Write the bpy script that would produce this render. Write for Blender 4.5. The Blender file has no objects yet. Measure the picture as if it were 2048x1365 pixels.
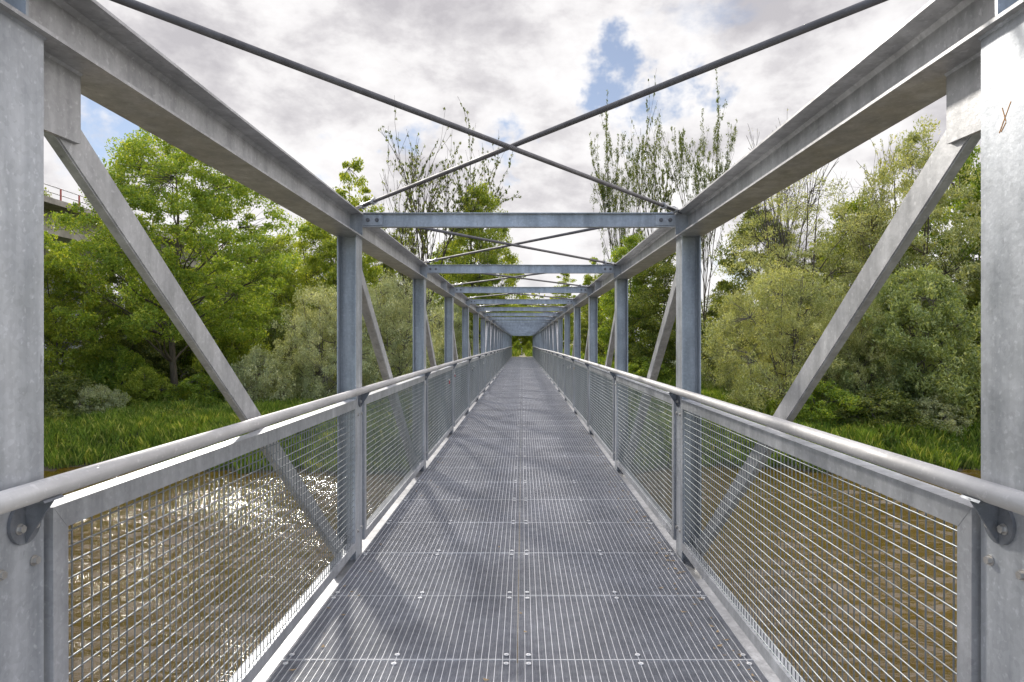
import bpy, math, random
import numpy as np
from mathutils import Vector, Matrix

scene = bpy.context.scene
COL = scene.collection
F = 1365.33          # focal length in photo pixels (24 mm on a 36 mm sensor, 2048 px wide)
VX, VY = 1045.0, 687.0
CAMX, CAMZ = 0.0244, 1.50
R = math.radians

# ------------------------------------------------------------------ materials
def new_mat(name):
    m = bpy.data.materials.new(name); m.use_nodes = True
    nt = m.node_tree; nt.nodes.clear()
    return m, nt
def N(nt, t, **kw):
    n = nt.nodes.new(t)
    for k, v in kw.items():
        if k == 'inp':
            for a, b in v.items(): n.inputs[a].default_value = b
        else: setattr(n, k, v)
    return n
def L(nt, a, b): nt.links.new(a, b)
def ramp(nt, fac, stops):
    r = N(nt, 'ShaderNodeValToRGB'); e = r.color_ramp.elements
    while len(e) > 1: e.remove(e[-1])
    e[0].position = stops[0][0]; e[0].color = (*stops[0][1], 1)
    for p, c in stops[1:]:
        x = e.new(p); x.color = (*c, 1)
    L(nt, fac, r.inputs[0]); return r.outputs[0]
def mixc(nt, fac, a, b, mode='MIX'):
    n = N(nt, 'ShaderNodeMix', data_type='RGBA', blend_type=mode)
    for s, v in ((n.inputs[0], fac), (n.inputs[6], a), (n.inputs[7], b)):
        if hasattr(v, 'is_linked') or isinstance(v, bpy.types.NodeSocket): L(nt, v, s)
        elif isinstance(v, (int, float)): s.default_value = v
        else: s.default_value = (*v, 1)
    return n.outputs[2]
def noise(nt, vec, scale, detail=4, rough=.55, dist=0):
    n = N(nt, 'ShaderNodeTexNoise', inp={'Scale': scale, 'Detail': detail, 'Roughness': rough, 'Distortion': dist})
    L(nt, vec, n.inputs['Vector']); return n.outputs['Fac']
def mapping(nt, vec, scale):
    n = N(nt, 'ShaderNodeMapping'); n.inputs['Scale'].default_value = scale
    L(nt, vec, n.inputs['Vector']); return n.outputs[0]
def wpos(nt): return N(nt, 'ShaderNodeNewGeometry').outputs['Position']
def out(nt, sh):
    o = N(nt, 'ShaderNodeOutputMaterial'); L(nt, sh, o.inputs['Surface']); return o

def steel(name, lo, hi, metallic=.45, rough=.46, spangle=.38, streak=(14, 14, 1.6), grime=.95, bump=.08):
    m, nt = new_mat(name); p = wpos(nt)
    base = ramp(nt, noise(nt, mapping(nt, p, streak), 1.0, 5, .6), [(.3, lo), (.72, hi)])
    vo = N(nt, 'ShaderNodeTexVoronoi', inp={'Scale': 75.0}); L(nt, p, vo.inputs['Vector'])
    bw = N(nt, 'ShaderNodeRGBToBW'); L(nt, vo.outputs['Color'], bw.inputs[0])
    sp = ramp(nt, bw.outputs[0], [(0, (.72, .72, .72)), (1, (1.2, 1.2, 1.2))])
    base = mixc(nt, spangle, base, sp, 'MULTIPLY')
    # pale zinc bloom flecks
    fl = ramp(nt, noise(nt, p, 55, 3, .6), [(.60, (0, 0, 0)), (.68, (1, 1, 1))])
    f2 = N(nt, 'ShaderNodeMath', operation='MULTIPLY', inp={1: .35}); L(nt, fl, f2.inputs[0])
    base = mixc(nt, f2.outputs[0], base, tuple(min(1, c * 1.35) for c in hi))
    base = mixc(nt, 1.0, base, ramp(nt, noise(nt, p, 1.3, 5, .6, .4), [(.3, (.80, .80, .80)), (.7, (1.14, 1.14, 1.14))]), 'MULTIPLY')
    # dark drips and spots
    d1 = ramp(nt, noise(nt, mapping(nt, p, (34, 34, 11)), 1.0, 6, .72), [(.61, (0, 0, 0)), (.72, (1, 1, 1))])
    d2 = ramp(nt, noise(nt, p, 2.2, 2), [(.5, (0, 0, 0)), (.65, (1, 1, 1))])
    dm = mixc(nt, 1.0, d1, d2, 'MULTIPLY')
    d3 = N(nt, 'ShaderNodeMath', operation='MULTIPLY', inp={1: grime}); L(nt, dm, d3.inputs[0])
    base = mixc(nt, d3.outputs[0], base, (.10, .10, .105))
    b = N(nt, 'ShaderNodeBsdfPrincipled', inp={'Metallic': metallic})
    L(nt, base, b.inputs['Base Color'])
    rr = N(nt, 'ShaderNodeMapRange', inp={'From Min': .3, 'From Max': .7, 'To Min': rough - .08, 'To Max': rough + .12})
    L(nt, noise(nt, p, 9, 4), rr.inputs[0]); L(nt, rr.outputs[0], b.inputs['Roughness'])
    if bump:
        bp = N(nt, 'ShaderNodeBump', inp={'Strength': bump, 'Distance': .01}); L(nt, noise(nt, p, 40, 4, .6), bp.inputs['Height'])
        L(nt, bp.outputs[0], b.inputs['Normal'])
    out(nt, b.outputs[0]); return m

M = {}
M['galv'] = steel('galvanised_steel', (.33, .33, .335), (.54, .54, .545))
M['galv_blue'] = steel('galvanised_steel_post', (.31, .33, .355), (.52, .54, .57), metallic=.55)
M['galv_pale'] = steel('galvanised_steel_rail_frame', (.31, .32, .335), (.48, .49, .51), metallic=.5, grime=.15)
M['tube'] = steel('brushed_tube', (.40, .39, .38), (.52, .51, .50), metallic=.3, rough=.56, spangle=.1, streak=(30, 3, 30), grime=.2)
M['rod'] = steel('tie_rod_steel', (.085, .08, .085), (.14, .135, .14), metallic=.1, rough=.62, grime=.2, spangle=0, bump=0)
M['wire'] = steel('wire_steel', (.19, .21, .225), (.29, .31, .325), metallic=.85, rough=.38, grime=.1, spangle=0, bump=0)
M['grating'] = steel('grating_steel', (.54, .545, .56), (.68, .685, .70), metallic=.4, rough=.45, grime=.3, spangle=0, bump=0)
M['fill'] = steel('grating_fill_steel', (.27, .275, .30), (.40, .405, .435), metallic=.4, rough=.5, grime=.3, spangle=0, bump=0)
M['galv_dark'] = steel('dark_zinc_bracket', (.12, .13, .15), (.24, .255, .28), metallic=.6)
M['bolt'] = steel('stainless_bolt', (.45, .43, .40), (.62, .60, .57), metallic=.8, rough=.32, grime=.1, spangle=0)
M['bolt_dark'] = steel('dark_bolt', (.12, .12, .13), (.2, .2, .21), metallic=.5, grime=.1, spangle=0)
M['clip'] = steel('zinc_clip', (.6, .6, .6), (.8, .8, .8), metallic=.35, rough=.5, grime=.2, spangle=0)

def plain(name, col, rough=.7, metallic=0, var=.25, scale=3.0, bump=0):
    m, nt = new_mat(name); p = wpos(nt)
    c = ramp(nt, noise(nt, p, scale, 6, .6), [(.3, tuple(x * (1 - var) for x in col)), (.7, tuple(min(1, x * (1 + var)) for x in col))])
    b = N(nt, 'ShaderNodeBsdfPrincipled', inp={'Metallic': metallic, 'Roughness': rough}); L(nt, c, b.inputs['Base Color'])
    if bump:
        bp = N(nt, 'ShaderNodeBump', inp={'Strength': bump, 'Distance': .03}); L(nt, noise(nt, p, scale * 5, 6, .65), bp.inputs['Height']); L(nt, bp.outputs[0], b.inputs['Normal'])
    out(nt, b.outputs[0]); return m
M['concrete'] = plain('weathered_concrete', (.48, .45, .40), .85, var=.3, scale=.9, bump=.3)
M['concrete_dark'] = plain('stained_concrete', (.33, .30, .27), .9, var=.4, scale=1.2, bump=.3)
M['red_paint'] = plain('faded_red_paint', (.35, .07, .05), .6)
M['rail_grey'] = plain('grey_painted_rail', (.25, .24, .24), .5, .3)
M['lock_red'] = plain('red_padlock', (.45, .02, .03), .35, .3)
M['lock_black'] = plain('black_padlock', (.02, .02, .025), .35, .3)
M['lock_silver'] = plain('silver_padlock', (.75, .74, .72), .3, .6)
M['lock_brass'] = plain('brass_padlock', (.55, .38, .12), .3, .8)
M['orange'] = plain('orange_chalk', (.75, .36, .08), .9)
M['white_paint'] = plain('white_post_paint', (.75, .73, .66), .6)
M['dark_post'] = plain('dark_post_paint', (.03, .03, .03), .6)
M['sand'] = plain('sandy_path', (.42, .37, .28), .95, scale=2, bump=.3)
M['dry_leaf'] = plain('dry_leaf', (.28, .20, .11), .8, scale=20)

def bark(name, a, b):
    m, nt = new_mat(name); p = wpos(nt)
    c = ramp(nt, noise(nt, mapping(nt, p, (9, 9, 2.2)), 1, 6, .7), [(.3, a), (.7, b)])
    s = N(nt, 'ShaderNodeBsdfPrincipled', inp={'Roughness': .9}); L(nt, c, s.inputs['Base Color'])
    bp = N(nt, 'ShaderNodeBump', inp={'Strength': .6, 'Distance': .04}); L(nt, noise(nt, mapping(nt, p, (14, 14, 3)), 1, 5, .7), bp.inputs['Height']); L(nt, bp.outputs[0], s.inputs['Normal'])
    out(nt, s.outputs[0]); return m
M['bark'] = bark('bark_brown', (.045, .035, .025), (.13, .105, .075))
M['bark_pale'] = bark('bark_pale', (.10, .085, .065), (.24, .20, .155))
M['bark_grey'] = bark('bark_grey', (.07, .062, .05), (.17, .15, .125))

LEAFK = 1.35
def leaf(name, a, b, c, trans=.5, rough=.45, spec=.35, patch=0):
    """three leaf tones: most leaves a..b, a few c; thin, so light comes through"""
    m, nt = new_mat(name)
    g = N(nt, 'ShaderNodeNewGeometry')
    col = ramp(nt, g.outputs['Random Per Island'], [(0, a), (.75, b), (1, c)])
    tone = ramp(nt, noise(nt, g.outputs['Position'], .35, 3, .6), [(.3, (.72, .76, .72)), (.7, (1.2, 1.12, 1.05))])
    col = mixc(nt, 1.0, col, tone, 'MULTIPLY')
    col = mixc(nt, 1.0, col, (LEAFK, LEAFK, LEAFK), 'MULTIPLY')
    if patch:   # drier and lusher patches of sward
        pc = ramp(nt, noise(nt, g.outputs['Position'], .9, 5, .65, .5), [(.32, (.62, .66, .62)), (.50, (1.1, 1.15, 1.05)), (.68, (1.5, 1.3, 1.0))])
        col = mixc(nt, 1.0, col, pc, 'MULTIPLY')
    p = N(nt, 'ShaderNodeBsdfPrincipled', inp={'Roughness': rough, 'Specular IOR Level': spec}); L(nt, col, p.inputs['Base Color'])
    t = N(nt, 'ShaderNodeBsdfTranslucent')
    L(nt, mixc(nt, 1.0, col, (1.75, 1.55, .55), 'MULTIPLY'), t.inputs['Color'])
    mx = N(nt, 'ShaderNodeMixShader', inp={0: trans}); L(nt, p.outputs[0], mx.inputs[1]); L(nt, t.outputs[0], mx.inputs[2])
    out(nt, mx.outputs[0]); return m
M['leaf_bright'] = leaf('leaf_bright_green', (.10, .17, .03), (.19, .27, .045), (.34, .38, .08))
M['leaf_yellow'] = leaf('leaf_yellow_green', (.12, .18, .03), (.23, .29, .05), (.36, .39, .09))
M['leaf_mid'] = leaf('leaf_mid_green', (.08, .12, .03), (.155, .195, .05), (.26, .27, .09))
M['leaf_dark'] = leaf('leaf_dark_green', (.055, .085, .022), (.115, .15, .042), (.22, .24, .08), trans=.4)
M['leaf_silver'] = leaf('leaf_silver_willow', (.19, .23, .13), (.32, .36, .23), (.50, .53, .38), trans=.35, rough=.4, spec=.5)
M['leaf_olive'] = leaf('leaf_olive_willow', (.165, .20, .085), (.30, .335, .16), (.44, .46, .27), trans=.4, spec=.5)
M['grass'] = leaf('grass_blade', (.06, .11, .02), (.15, .22, .04), (.32, .33, .12), trans=.45, patch=1)
M['weed'] = leaf('weed_leaf', (.05, .09, .02), (.13, .19, .04), (.30, .30, .10), trans=.4, patch=1)
M['leaf_moss'] = leaf('leaf_moss_green', (.11, .155, .055), (.21, .265, .105), (.36, .40, .20), trans=.4, spec=.5)

def ground_mat():
    m, nt = new_mat('bank_soil_grass'); p = wpos(nt)
    c = ramp(nt, noise(nt, p, .5, 8, .65), [(.35, (.035, .05, .015)), (.55, (.05, .075, .02)), (.75, (.09, .085, .04))])
    sep = N(nt, 'ShaderNodeSeparateXYZ'); L(nt, p, sep.inputs[0])
    mud = N(nt, 'ShaderNodeMapRange', inp={'From Min': -4.75, 'From Max': -4.2, 'To Min': 1, 'To Max': 0}); L(nt, sep.outputs[2], mud.inputs[0])
    c = mixc(nt, mud.outputs[0], c, (.05, .038, .022))
    b = N(nt, 'ShaderNodeBsdfPrincipled', inp={'Roughness': .95}); L(nt, c, b.inputs['Base Color'])
    bp = N(nt, 'ShaderNodeBump', inp={'Strength': .8, 'Distance': .15}); L(nt, noise(nt, p, 3, 8, .7), bp.inputs['Height']); L(nt, bp.outputs[0], b.inputs['Normal'])
    out(nt, b.outputs[0]); return m
M['ground'] = ground_mat()

def water_mat():
    m, nt = new_mat('silty_river_water'); p = wpos(nt)
    c = ramp(nt, noise(nt, p, .12, 4), [(.3, (.070, .041, .004)), (.7, (.098, .060, .007))])
    b = N(nt, 'ShaderNodeBsdfPrincipled', inp={'Roughness': .09, 'IOR': 1.6}); L(nt, c, b.inputs['Base Color'])
    v1 = mapping(nt, p, (1.0, 1.9, 1)); v2 = mapping(nt, p, (2.6, 6.2, 1))
    h1 = noise(nt, v1, 1.1, 3, .55, .6); h2 = noise(nt, v2, 1.6, 4, .6, .8); h3 = noise(nt, p, .22, 3, .5)
    s = N(nt, 'ShaderNodeMath', operation='MULTIPLY', inp={1: .30}); L(nt, h2, s.inputs[0])
    a = N(nt, 'ShaderNodeMath', operation='ADD'); L(nt, h1, a.inputs[0]); L(nt, s.outputs[0], a.inputs[1])
    amp = N(nt, 'ShaderNodeMapRange', inp={'From Min': .3, 'From Max': .7, 'To Min': .55, 'To Max': 1.2}); L(nt, h3, amp.inputs[0])
    mm = N(nt, 'ShaderNodeMath', operation='MULTIPLY'); L(nt, a.outputs[0], mm.inputs[0]); L(nt, amp.outputs[0], mm.inputs[1])
    bp = N(nt, 'ShaderNodeBump', inp={'Strength': .8, 'Distance': .12}); L(nt, mm.outputs[0], bp.inputs['Height'])
    L(nt, bp.outputs[0], b.inputs['Normal'])
    out(nt, b.outputs[0]); return m
M['water'] = water_mat()

# ------------------------------------------------------------------ mesh helpers
class MB:
    def __init__(s): s.v = []; s.f = []; s.m = []; s.cur = 0
    def add(s, vs, fs):
        k = len(s.v); s.v += [tuple(p) for p in vs]; s.f += [tuple(i + k for i in f) for f in fs]; s.m += [s.cur] * len(fs)
    def box(s, x0, x1, y0, y1, z0, z1):
        if x0 > x1: x0, x1 = x1, x0
        s.add([(x0, y0, z0), (x1, y0, z0), (x1, y1, z0), (x0, y1, z0), (x0, y0, z1), (x1, y0, z1), (x1, y1, z1), (x0, y1, z1)],
              [(0, 3, 2, 1), (4, 5, 6, 7), (0, 1, 5, 4), (1, 2, 6, 5), (2, 3, 7, 6), (3, 0, 4, 7)])
    def prism(s, poly, axis, a, b):
        """extrude a 2-D polygon along an axis (0 x, 1 y, 2 z)"""
        n = len(poly)
        def P(p, t):
            return (t, p[0], p[1]) if axis == 0 else (p[0], t, p[1]) if axis == 1 else (p[0], p[1], t)
        s.add([P(p, a) for p in poly] + [P(p, b) for p in poly],
              [tuple(range(n)), tuple(range(2 * n - 1, n - 1, -1))] + [(i, i + n, (i + 1) % n + n, (i + 1) % n) for i in range(n)])
    def cyl(s, c, axis, r, a, b, n=12):
        s.prism([(c[0] + r * math.cos(2 * math.pi * i / n), c[1] + r * math.sin(2 * math.pi * i / n)) for i in range(n)], axis, a, b)
    def tube(s, pts, rad, n=8, cap=True):
        pts = [Vector(p) for p in pts]; k0 = len(s.v)
        if not hasattr(rad, '__len__'): rad = [rad] * len(pts)
        t = (pts[1] - pts[0]).normalized()
        u = t.orthogonal().normalized()
        for i, p in enumerate(pts):
            if i == 0: d = pts[1] - pts[0]
            elif i == len(pts) - 1: d = pts[-1] - pts[-2]
            else: d = pts[i + 1] - pts[i - 1]
            d.normalize(); u = (u - d * u.dot(d)).normalized(); w = d.cross(u)
            for j in range(n):
                a = 2 * math.pi * j / n
                s.v.append(tuple(p + (u * math.cos(a) + w * math.sin(a)) * rad[i]))
        for i in range(len(pts) - 1):
            for j in range(n):
                a, b = k0 + i * n + j, k0 + i * n + (j + 1) % n
                s.f.append((a, b, b + n, a + n)); s.m.append(s.cur)
        if cap:
            s.f.append(tuple(k0 + j for j in range(n - 1, -1, -1))); s.m.append(s.cur)
            e = k0 + (len(pts) - 1) * n; s.f.append(tuple(e + j for j in range(n))); s.m.append(s.cur)
    def mirror(s):
        o = MB(); o.v = [(-x, y, z) for x, y, z in s.v]; o.f = [tuple(reversed(f)) for f in s.f]; o.m = list(s.m); return o
    def mesh(s, name, mats, smooth=False, bevel=0):
        me = bpy.data.meshes.new(name); me.from_pydata(s.v, [], s.f); me.update()
        if not isinstance(mats, (list, tuple)): mats = [mats]
        for m in mats: me.materials.append(M[m])
        if len(mats) > 1: me.polygons.foreach_set('material_index', s.m)
        if smooth: me.polygons.foreach_set('use_smooth', [True] * len(me.polygons))
        return me

def ob(name, me, parent=None, loc=(0, 0, 0), rx=0.0, **props):
    o = bpy.data.objects.new(name, me); COL.objects.link(o); o.location = loc; o.rotation_euler = (rx, 0, 0)
    if parent: o.parent = parent
    for k, v in props.items(): o[k] = v
    return o
def empty(name, loc, label, cat, group=None):
    o = bpy.data.objects.new(name, None); COL.objects.link(o); o.location = loc; o['label'] = label; o['category'] = cat
    if group: o['group'] = group
    return o
def tag(o, label, cat, group=None):
    o['label'] = label; o['category'] = cat
    if group: o['group'] = group
    return o

# ------------------------------------------------------------------ the footbridge
BAY = 3.2525; ROW = BAY / 4
XI, XO = 1.125, 1.257            # post inner and outer face
CI, CO, CW = 1.100, 1.280, 1.190 # chord flange edges and web
ZB, ZT = 2.234, 2.403            # top chord
PH = .089                        # half the post's width along the bridge

def two(mb): return {1: mb, -1: mb.mirror()}
def meshes2(mb, name, mats, smooth=False):
    d = two(mb); return {s: d[s].mesh(name, mats, smooth) for s in d}

post = MB()
post.box(XI, XI + .009, -PH, PH, -.030, ZB)
post.box(XO - .009, XO, -PH, PH, -.030, ZB)
post.box(XI + .009, XO - .009, -.0035, .0035, -.030, ZB)
for (fx, sx) in ((XI + .009, 1), (XO - .009, -1)):     # root fillets
    for sy in (-1, 1):
        post.prism([(fx, sy * .0035), (fx + sx * .011, sy * .0035), (fx, sy * .0145)], 2, -.030, ZB)
for (za, zb) in ((.955, 1.025), (.15, .215)):           # tabs to the railing frames
    post.box(XI + .0095, XI + .0155, -PH - .028, PH + .028, za, zb)
for (x0, x1) in ((XI - .006, XI), (XO, XO + .006)):
    post.prism([(x0, ZB), (x1, ZB), (x1, ZB - .006)] if x0 < XI else [(x0, ZB), (x1, ZB), (x0, ZB - .006)], 1, -PH - .004, PH + .004)
for (xa, xb) in ((XI, XI + .009), (XO - .009, XO)):
    for sy in (-1, 1): post.prism([(sy * PH, ZB), (sy * (PH + .006), ZB), (sy * PH, ZB - .006)], 0, xa, xb)
POST = meshes2(post, 'post', 'galv_blue')

bolt = MB()
def bolt_at(mb, x, y, z, r=.0095, h=.009):
    mb.cyl((y, z), 0, r * 1.35, x - .0022, x, 14)
    mb.prism([(y + r * math.cos(math.pi / 3 * i + .3), z + r * math.sin(math.pi / 3 * i + .3)) for i in range(6)], 0, x - .0022 - h, x - .0022)
BOLT = {}
for k, (y, z) in enumerate(((-.05, .99), (.055, .99), (-.05, .18), (.055, .18))):
    b = MB(); bolt_at(b, XI - .0005, y, z); BOLT[k] = meshes2(b, 'bolt', 'bolt')

br = MB()   # handrail bracket: round plate, fin, two bolts
br.cyl((.021, 1.088), 0, .05, XI - .008, XI - .0004, 28)
br.prism([(XI - .008, 1.040), (XI - .008, 1.128), (1.094, 1.142), (1.052, 1.142)], 1, .018, .024)
br.prism([(1.094, 1.139), (1.052, 1.139), (1.056, 1.1445), (1.092, 1.1445)], 1, -.012, .054)
br.cur = 1
for y in (-.001, .043): bolt_at(br, XI - .0082, y, 1.078, .0095, .008)
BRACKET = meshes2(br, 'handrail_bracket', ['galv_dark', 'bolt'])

def frame_mb():
    a, b, z0, z1, t = .104, BAY - .112, .075, 1.103, .055
    xi, xo = 1.110, 1.168
    m = MB()
    m.box(xi, xo, a, b, z1 - .060, z1); m.box(xi, xo, a, b, z0, z0 + t)
    m.box(xi, xo, a, a + t, z0 + t, z1 - .060); m.box(xi, xo, b - t, b, z0 + t, z1 - .060)
    # mitre weld lines
    for (ya, yb) in ((a, a + t), (b, b - t)):
        m.prism([(ya, z1), (ya + (.003 if yb > ya else -.003), z1), (yb, z1 - .060), (yb - (.003 if yb > ya else -.003), z1 - .060)], 0, xi - .0008, xi + .001)
    return m
FRAME = meshes2(frame_mb(), 'railing_panel', 'galv_pale')
def infill_mb():
    a, b, z0, z1 = .104 + .05, BAY - .112 - .05, .075 + .05, 1.103 - .055
    m = MB(); y = .104 + .055 + .034
    x = 1.1235; r = .0025
    i = 0
    while y < b - .012:
        m.tube([(x, y, z0), (x, y, z1)], r, 6, False); y += .0402; i += 1
    z = z1 - .0215
    while z > z0 + .012:
        pts = []; m.tube([(x - .0036, a, z), (x - .0036, b, z)], r, 6, False); z -= .0402
    return m
INFILL = meshes2(infill_mb(), 'wire_mesh', 'wire', True)

def diag_mb(w, reverse):
    m = MB(); x0 = 1.196; x1 = x0 + w
    def zu(y): return 2.092 - .7173 * (y - .350)       # upper edge, y from post centre
    ya, yb = .17, BAY - .10
    th = .126; t = .008
    def bar(xa, xb, u0, u1):
        m.prism([(ya, zu(ya) - u0), (yb, zu(yb) - u0), (yb, zu(yb) - u1), (ya, zu(ya) - u1)], 0, xa, xb)
    e = .006
    m.prism([(ya, zu(ya) - e), (ya, zu(ya) - th + e), (yb, zu(yb) - th + e), (yb, zu(yb) - e)], 0, x0, x0 + t)   # face toward the deck
    m.prism([(ya, zu(ya)), (ya, zu(ya) - .010), (yb, zu(yb) - .010), (yb, zu(yb))], 0, x0 + .004, x1)            # top flange
    m.prism([(ya, zu(ya) - th + .010), (ya, zu(ya) - th), (yb, zu(yb) - th), (yb, zu(yb) - th + .010)], 0, x0 + .004, x1)  # lower flange
    m.prism([(ya, zu(ya) - .02), (ya, zu(ya) - th + .02), (yb, zu(yb) - th + .02), (yb, zu(yb) - .02)], 0, x1 - .012, x1 - .006)
    if reverse: m.v = [(x, BAY - y, z) for x, y, z in m.v]; m.f = [tuple(reversed(f)) for f in m.f]
    return m
DIAG = {(w, r): meshes2(diag_mb(w, r), 'diagonal', 'galv') for w in (.032, .066) for r in (False, True)}
def gus_mb(reverse, low):
    m = MB(); x0, x1 = 1.183, 1.1955
    if low: m.prism([(BAY - PH - .001, -.030), (BAY - PH - .30, -.030), (BAY - PH - .30, .02), (BAY - PH - .12, .17), (BAY - PH - .001, .17)], 0, x0, x1)
    else:
        m.prism([(PH + .001, ZB), (PH + .001, 2.037), (.321, 2.043), (.321, ZB)], 0, x0, x1)
        m.prism([(x0, ZB), (x0 - .007, ZB), (x0, ZB - .007)], 1, PH + .001, .325)
        m.prism([(x0, PH + .001), (x0 - .006, PH + .001), (x0, PH + .007)], 2, 2.037, ZB - .007)
        m.prism([(x0, .3215), (x0 + .0125, .3215), (x0 + .0125, .324), (x0, .324)], 2, 2.043, ZB)
    if reverse: m.v = [(x, BAY - y, z) for x, y, z in m.v]; m.f = [tuple(reversed(f)) for f in m.f]
    return m
GUS = {(r, lo): meshes2(gus_mb(r, lo), 'gusset_plate', 'galv') for r in (False, True) for lo in (False, True)}

beam = MB()
beam.box(-1.0945, 1.0945, -.0275, .0275, ZT - .0065, ZT - .0005); beam.box(-1.0945, 1.0945, -.0275, .0275, 2.303, 2.309)
beam.box(-1.0945, 1.0945, -.002, .0025, 2.309, ZT - .0065)
BEAM = beam.mesh('cross_beam', 'galv_blue')
pl = MB(); pl.box(1.0995, .957, -.0125, -.0025, 2.3155, 2.3905)
PLATE = meshes2(pl, 'connection_plate', 'galv_blue')
BBOLT = []
for x in (1.061, .997):
    b = MB(); b.cyl((x, 2.353), 1, .0145, -.0155, -.0127, 14)
    b.prism([(x + .011 * math.cos(math.pi / 3 * i), 2.353 + .011 * math.sin(math.pi / 3 * i)) for i in range(6)], 1, -.0255, -.0155)
    BBOLT.append(meshes2(b, 'bolt', 'bolt_dark'))

# grating panel: bearing bars along the bridge, zigzag fill across
GW = 1.112
def grating_mb():
    m = MB(); x0, x1 = .002, .002 + GW; y0, y1 = .0025, ROW - .0025
    n = 33
    for i in range(n + 1):
        x = x0 + (x1 - x0) * i / n
        m.box(max(x0, x - .0015), min(x1, x + .0015), y0, y1, -.030, 0)
    m.box(x0, x1, y0 - .0015, y0 + .0015, -.030, -.0004); m.box(x0, x1, y1 - .0015, y1 + .0015, -.030, -.0004)
    m.cur = 1
    nb = int((y1 - y0) / .0111); seg = n * 4
    for j in range(1, nb):
        y = y0 + (y1 - y0) * j / nb
        k = len(m.v)
        for i in range(seg + 1):
            x = x0 + (x1 - x0) * i / seg; yy = y + (.0019 if i % 2 else -.0019)
            zt = -.0022
            m.v += [(x, yy - .0014, zt), (x, yy + .0014, zt), (x, yy - .0014, zt - .013), (x, yy + .0014, zt - .013)]
        for i in range(seg):
            a = k + i * 4; b = a + 4
            m.f += [(a, b, b + 1, a + 1), (a, a + 2, b + 2, b), (a + 1, b + 1, b + 3, a + 3)]; m.m += [1, 1, 1]
    return m
_g = grating_mb()
GRATE = meshes2(_g, 'grating_panel', ['grating', 'fill'])
def clip_mb(x, y):
    m = MB(); m.cyl((x, y), 2, .0125, .0002, .0035, 14)
    m.prism([(x + .006 * math.cos(math.pi / 3 * i), y + .006 * math.sin(math.pi / 3 * i)) for i in range(6)], 2, .0035, .006); return m
CLIPXY = [(x, y) for x in (.052, .575, 1.08) for y in (.045, ROW - .045)]
CLIP = [meshes2(clip_mb(x, y), 'fixing_clip', 'clip') for x, y in CLIPXY]

rodm = MB()
def rod_pts(dz): return [(-1.115, .13, ZT + .010 + dz), (1.115, BAY - .06, ZT + .010 + dz)]
def rod_mb(dz, flip):
    m = MB(); a, b = [Vector(p) for p in rod_pts(dz)]
    if flip: a.x, b.x = -a.x, -b.x
    d = (b - a).normalized()
    m.tube([a - d * .03, b + d * .02], .012, 18)
    return m
def buckle_mb(dz, flip):
    m = MB(); a, b = [Vector(p) for p in rod_pts(dz)]
    if flip: a.x, b.x = -a.x, -b.x
    d = (b - a).normalized(); q = b - d * .08
    m.tube([q - d * .20, q - d * .17], .022, 10); m.tube([q - d * .03, q + d * .01], .022, 10)
    up = Vector((0, 0, 1)); sd = d.cross(up)
    for s in (-1, 1): m.tube([q - d * .185 + sd * .019 * s, q - d * .01 + sd * .019 * s], .006, 6)
    m.tube([q - d * .17, q - d * .03], .0095, 8)
    return m
ROD = {f: rod_mb(.016 if f else -.013, f).mesh('brace_rod', 'rod', True) for f in (False, True)}
BUCK = {f: buckle_mb(.016 if f else -.013, f).mesh('turnbuckle', 'galv', False) for f in (False, True)}
fbm = MB(); fbm.box(-1.10, 1.10, -.025, .025, -.115, -.0305)
FLOORBEAM = fbm.mesh('floor_beam', 'galv_blue')
cl = MB(); cl.box(CI, CW - .003, -.0045, .0045, ZB + .010, ZT - .010)
STIFF = meshes2(cl, 'stiffener', 'galv_blue')

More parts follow.
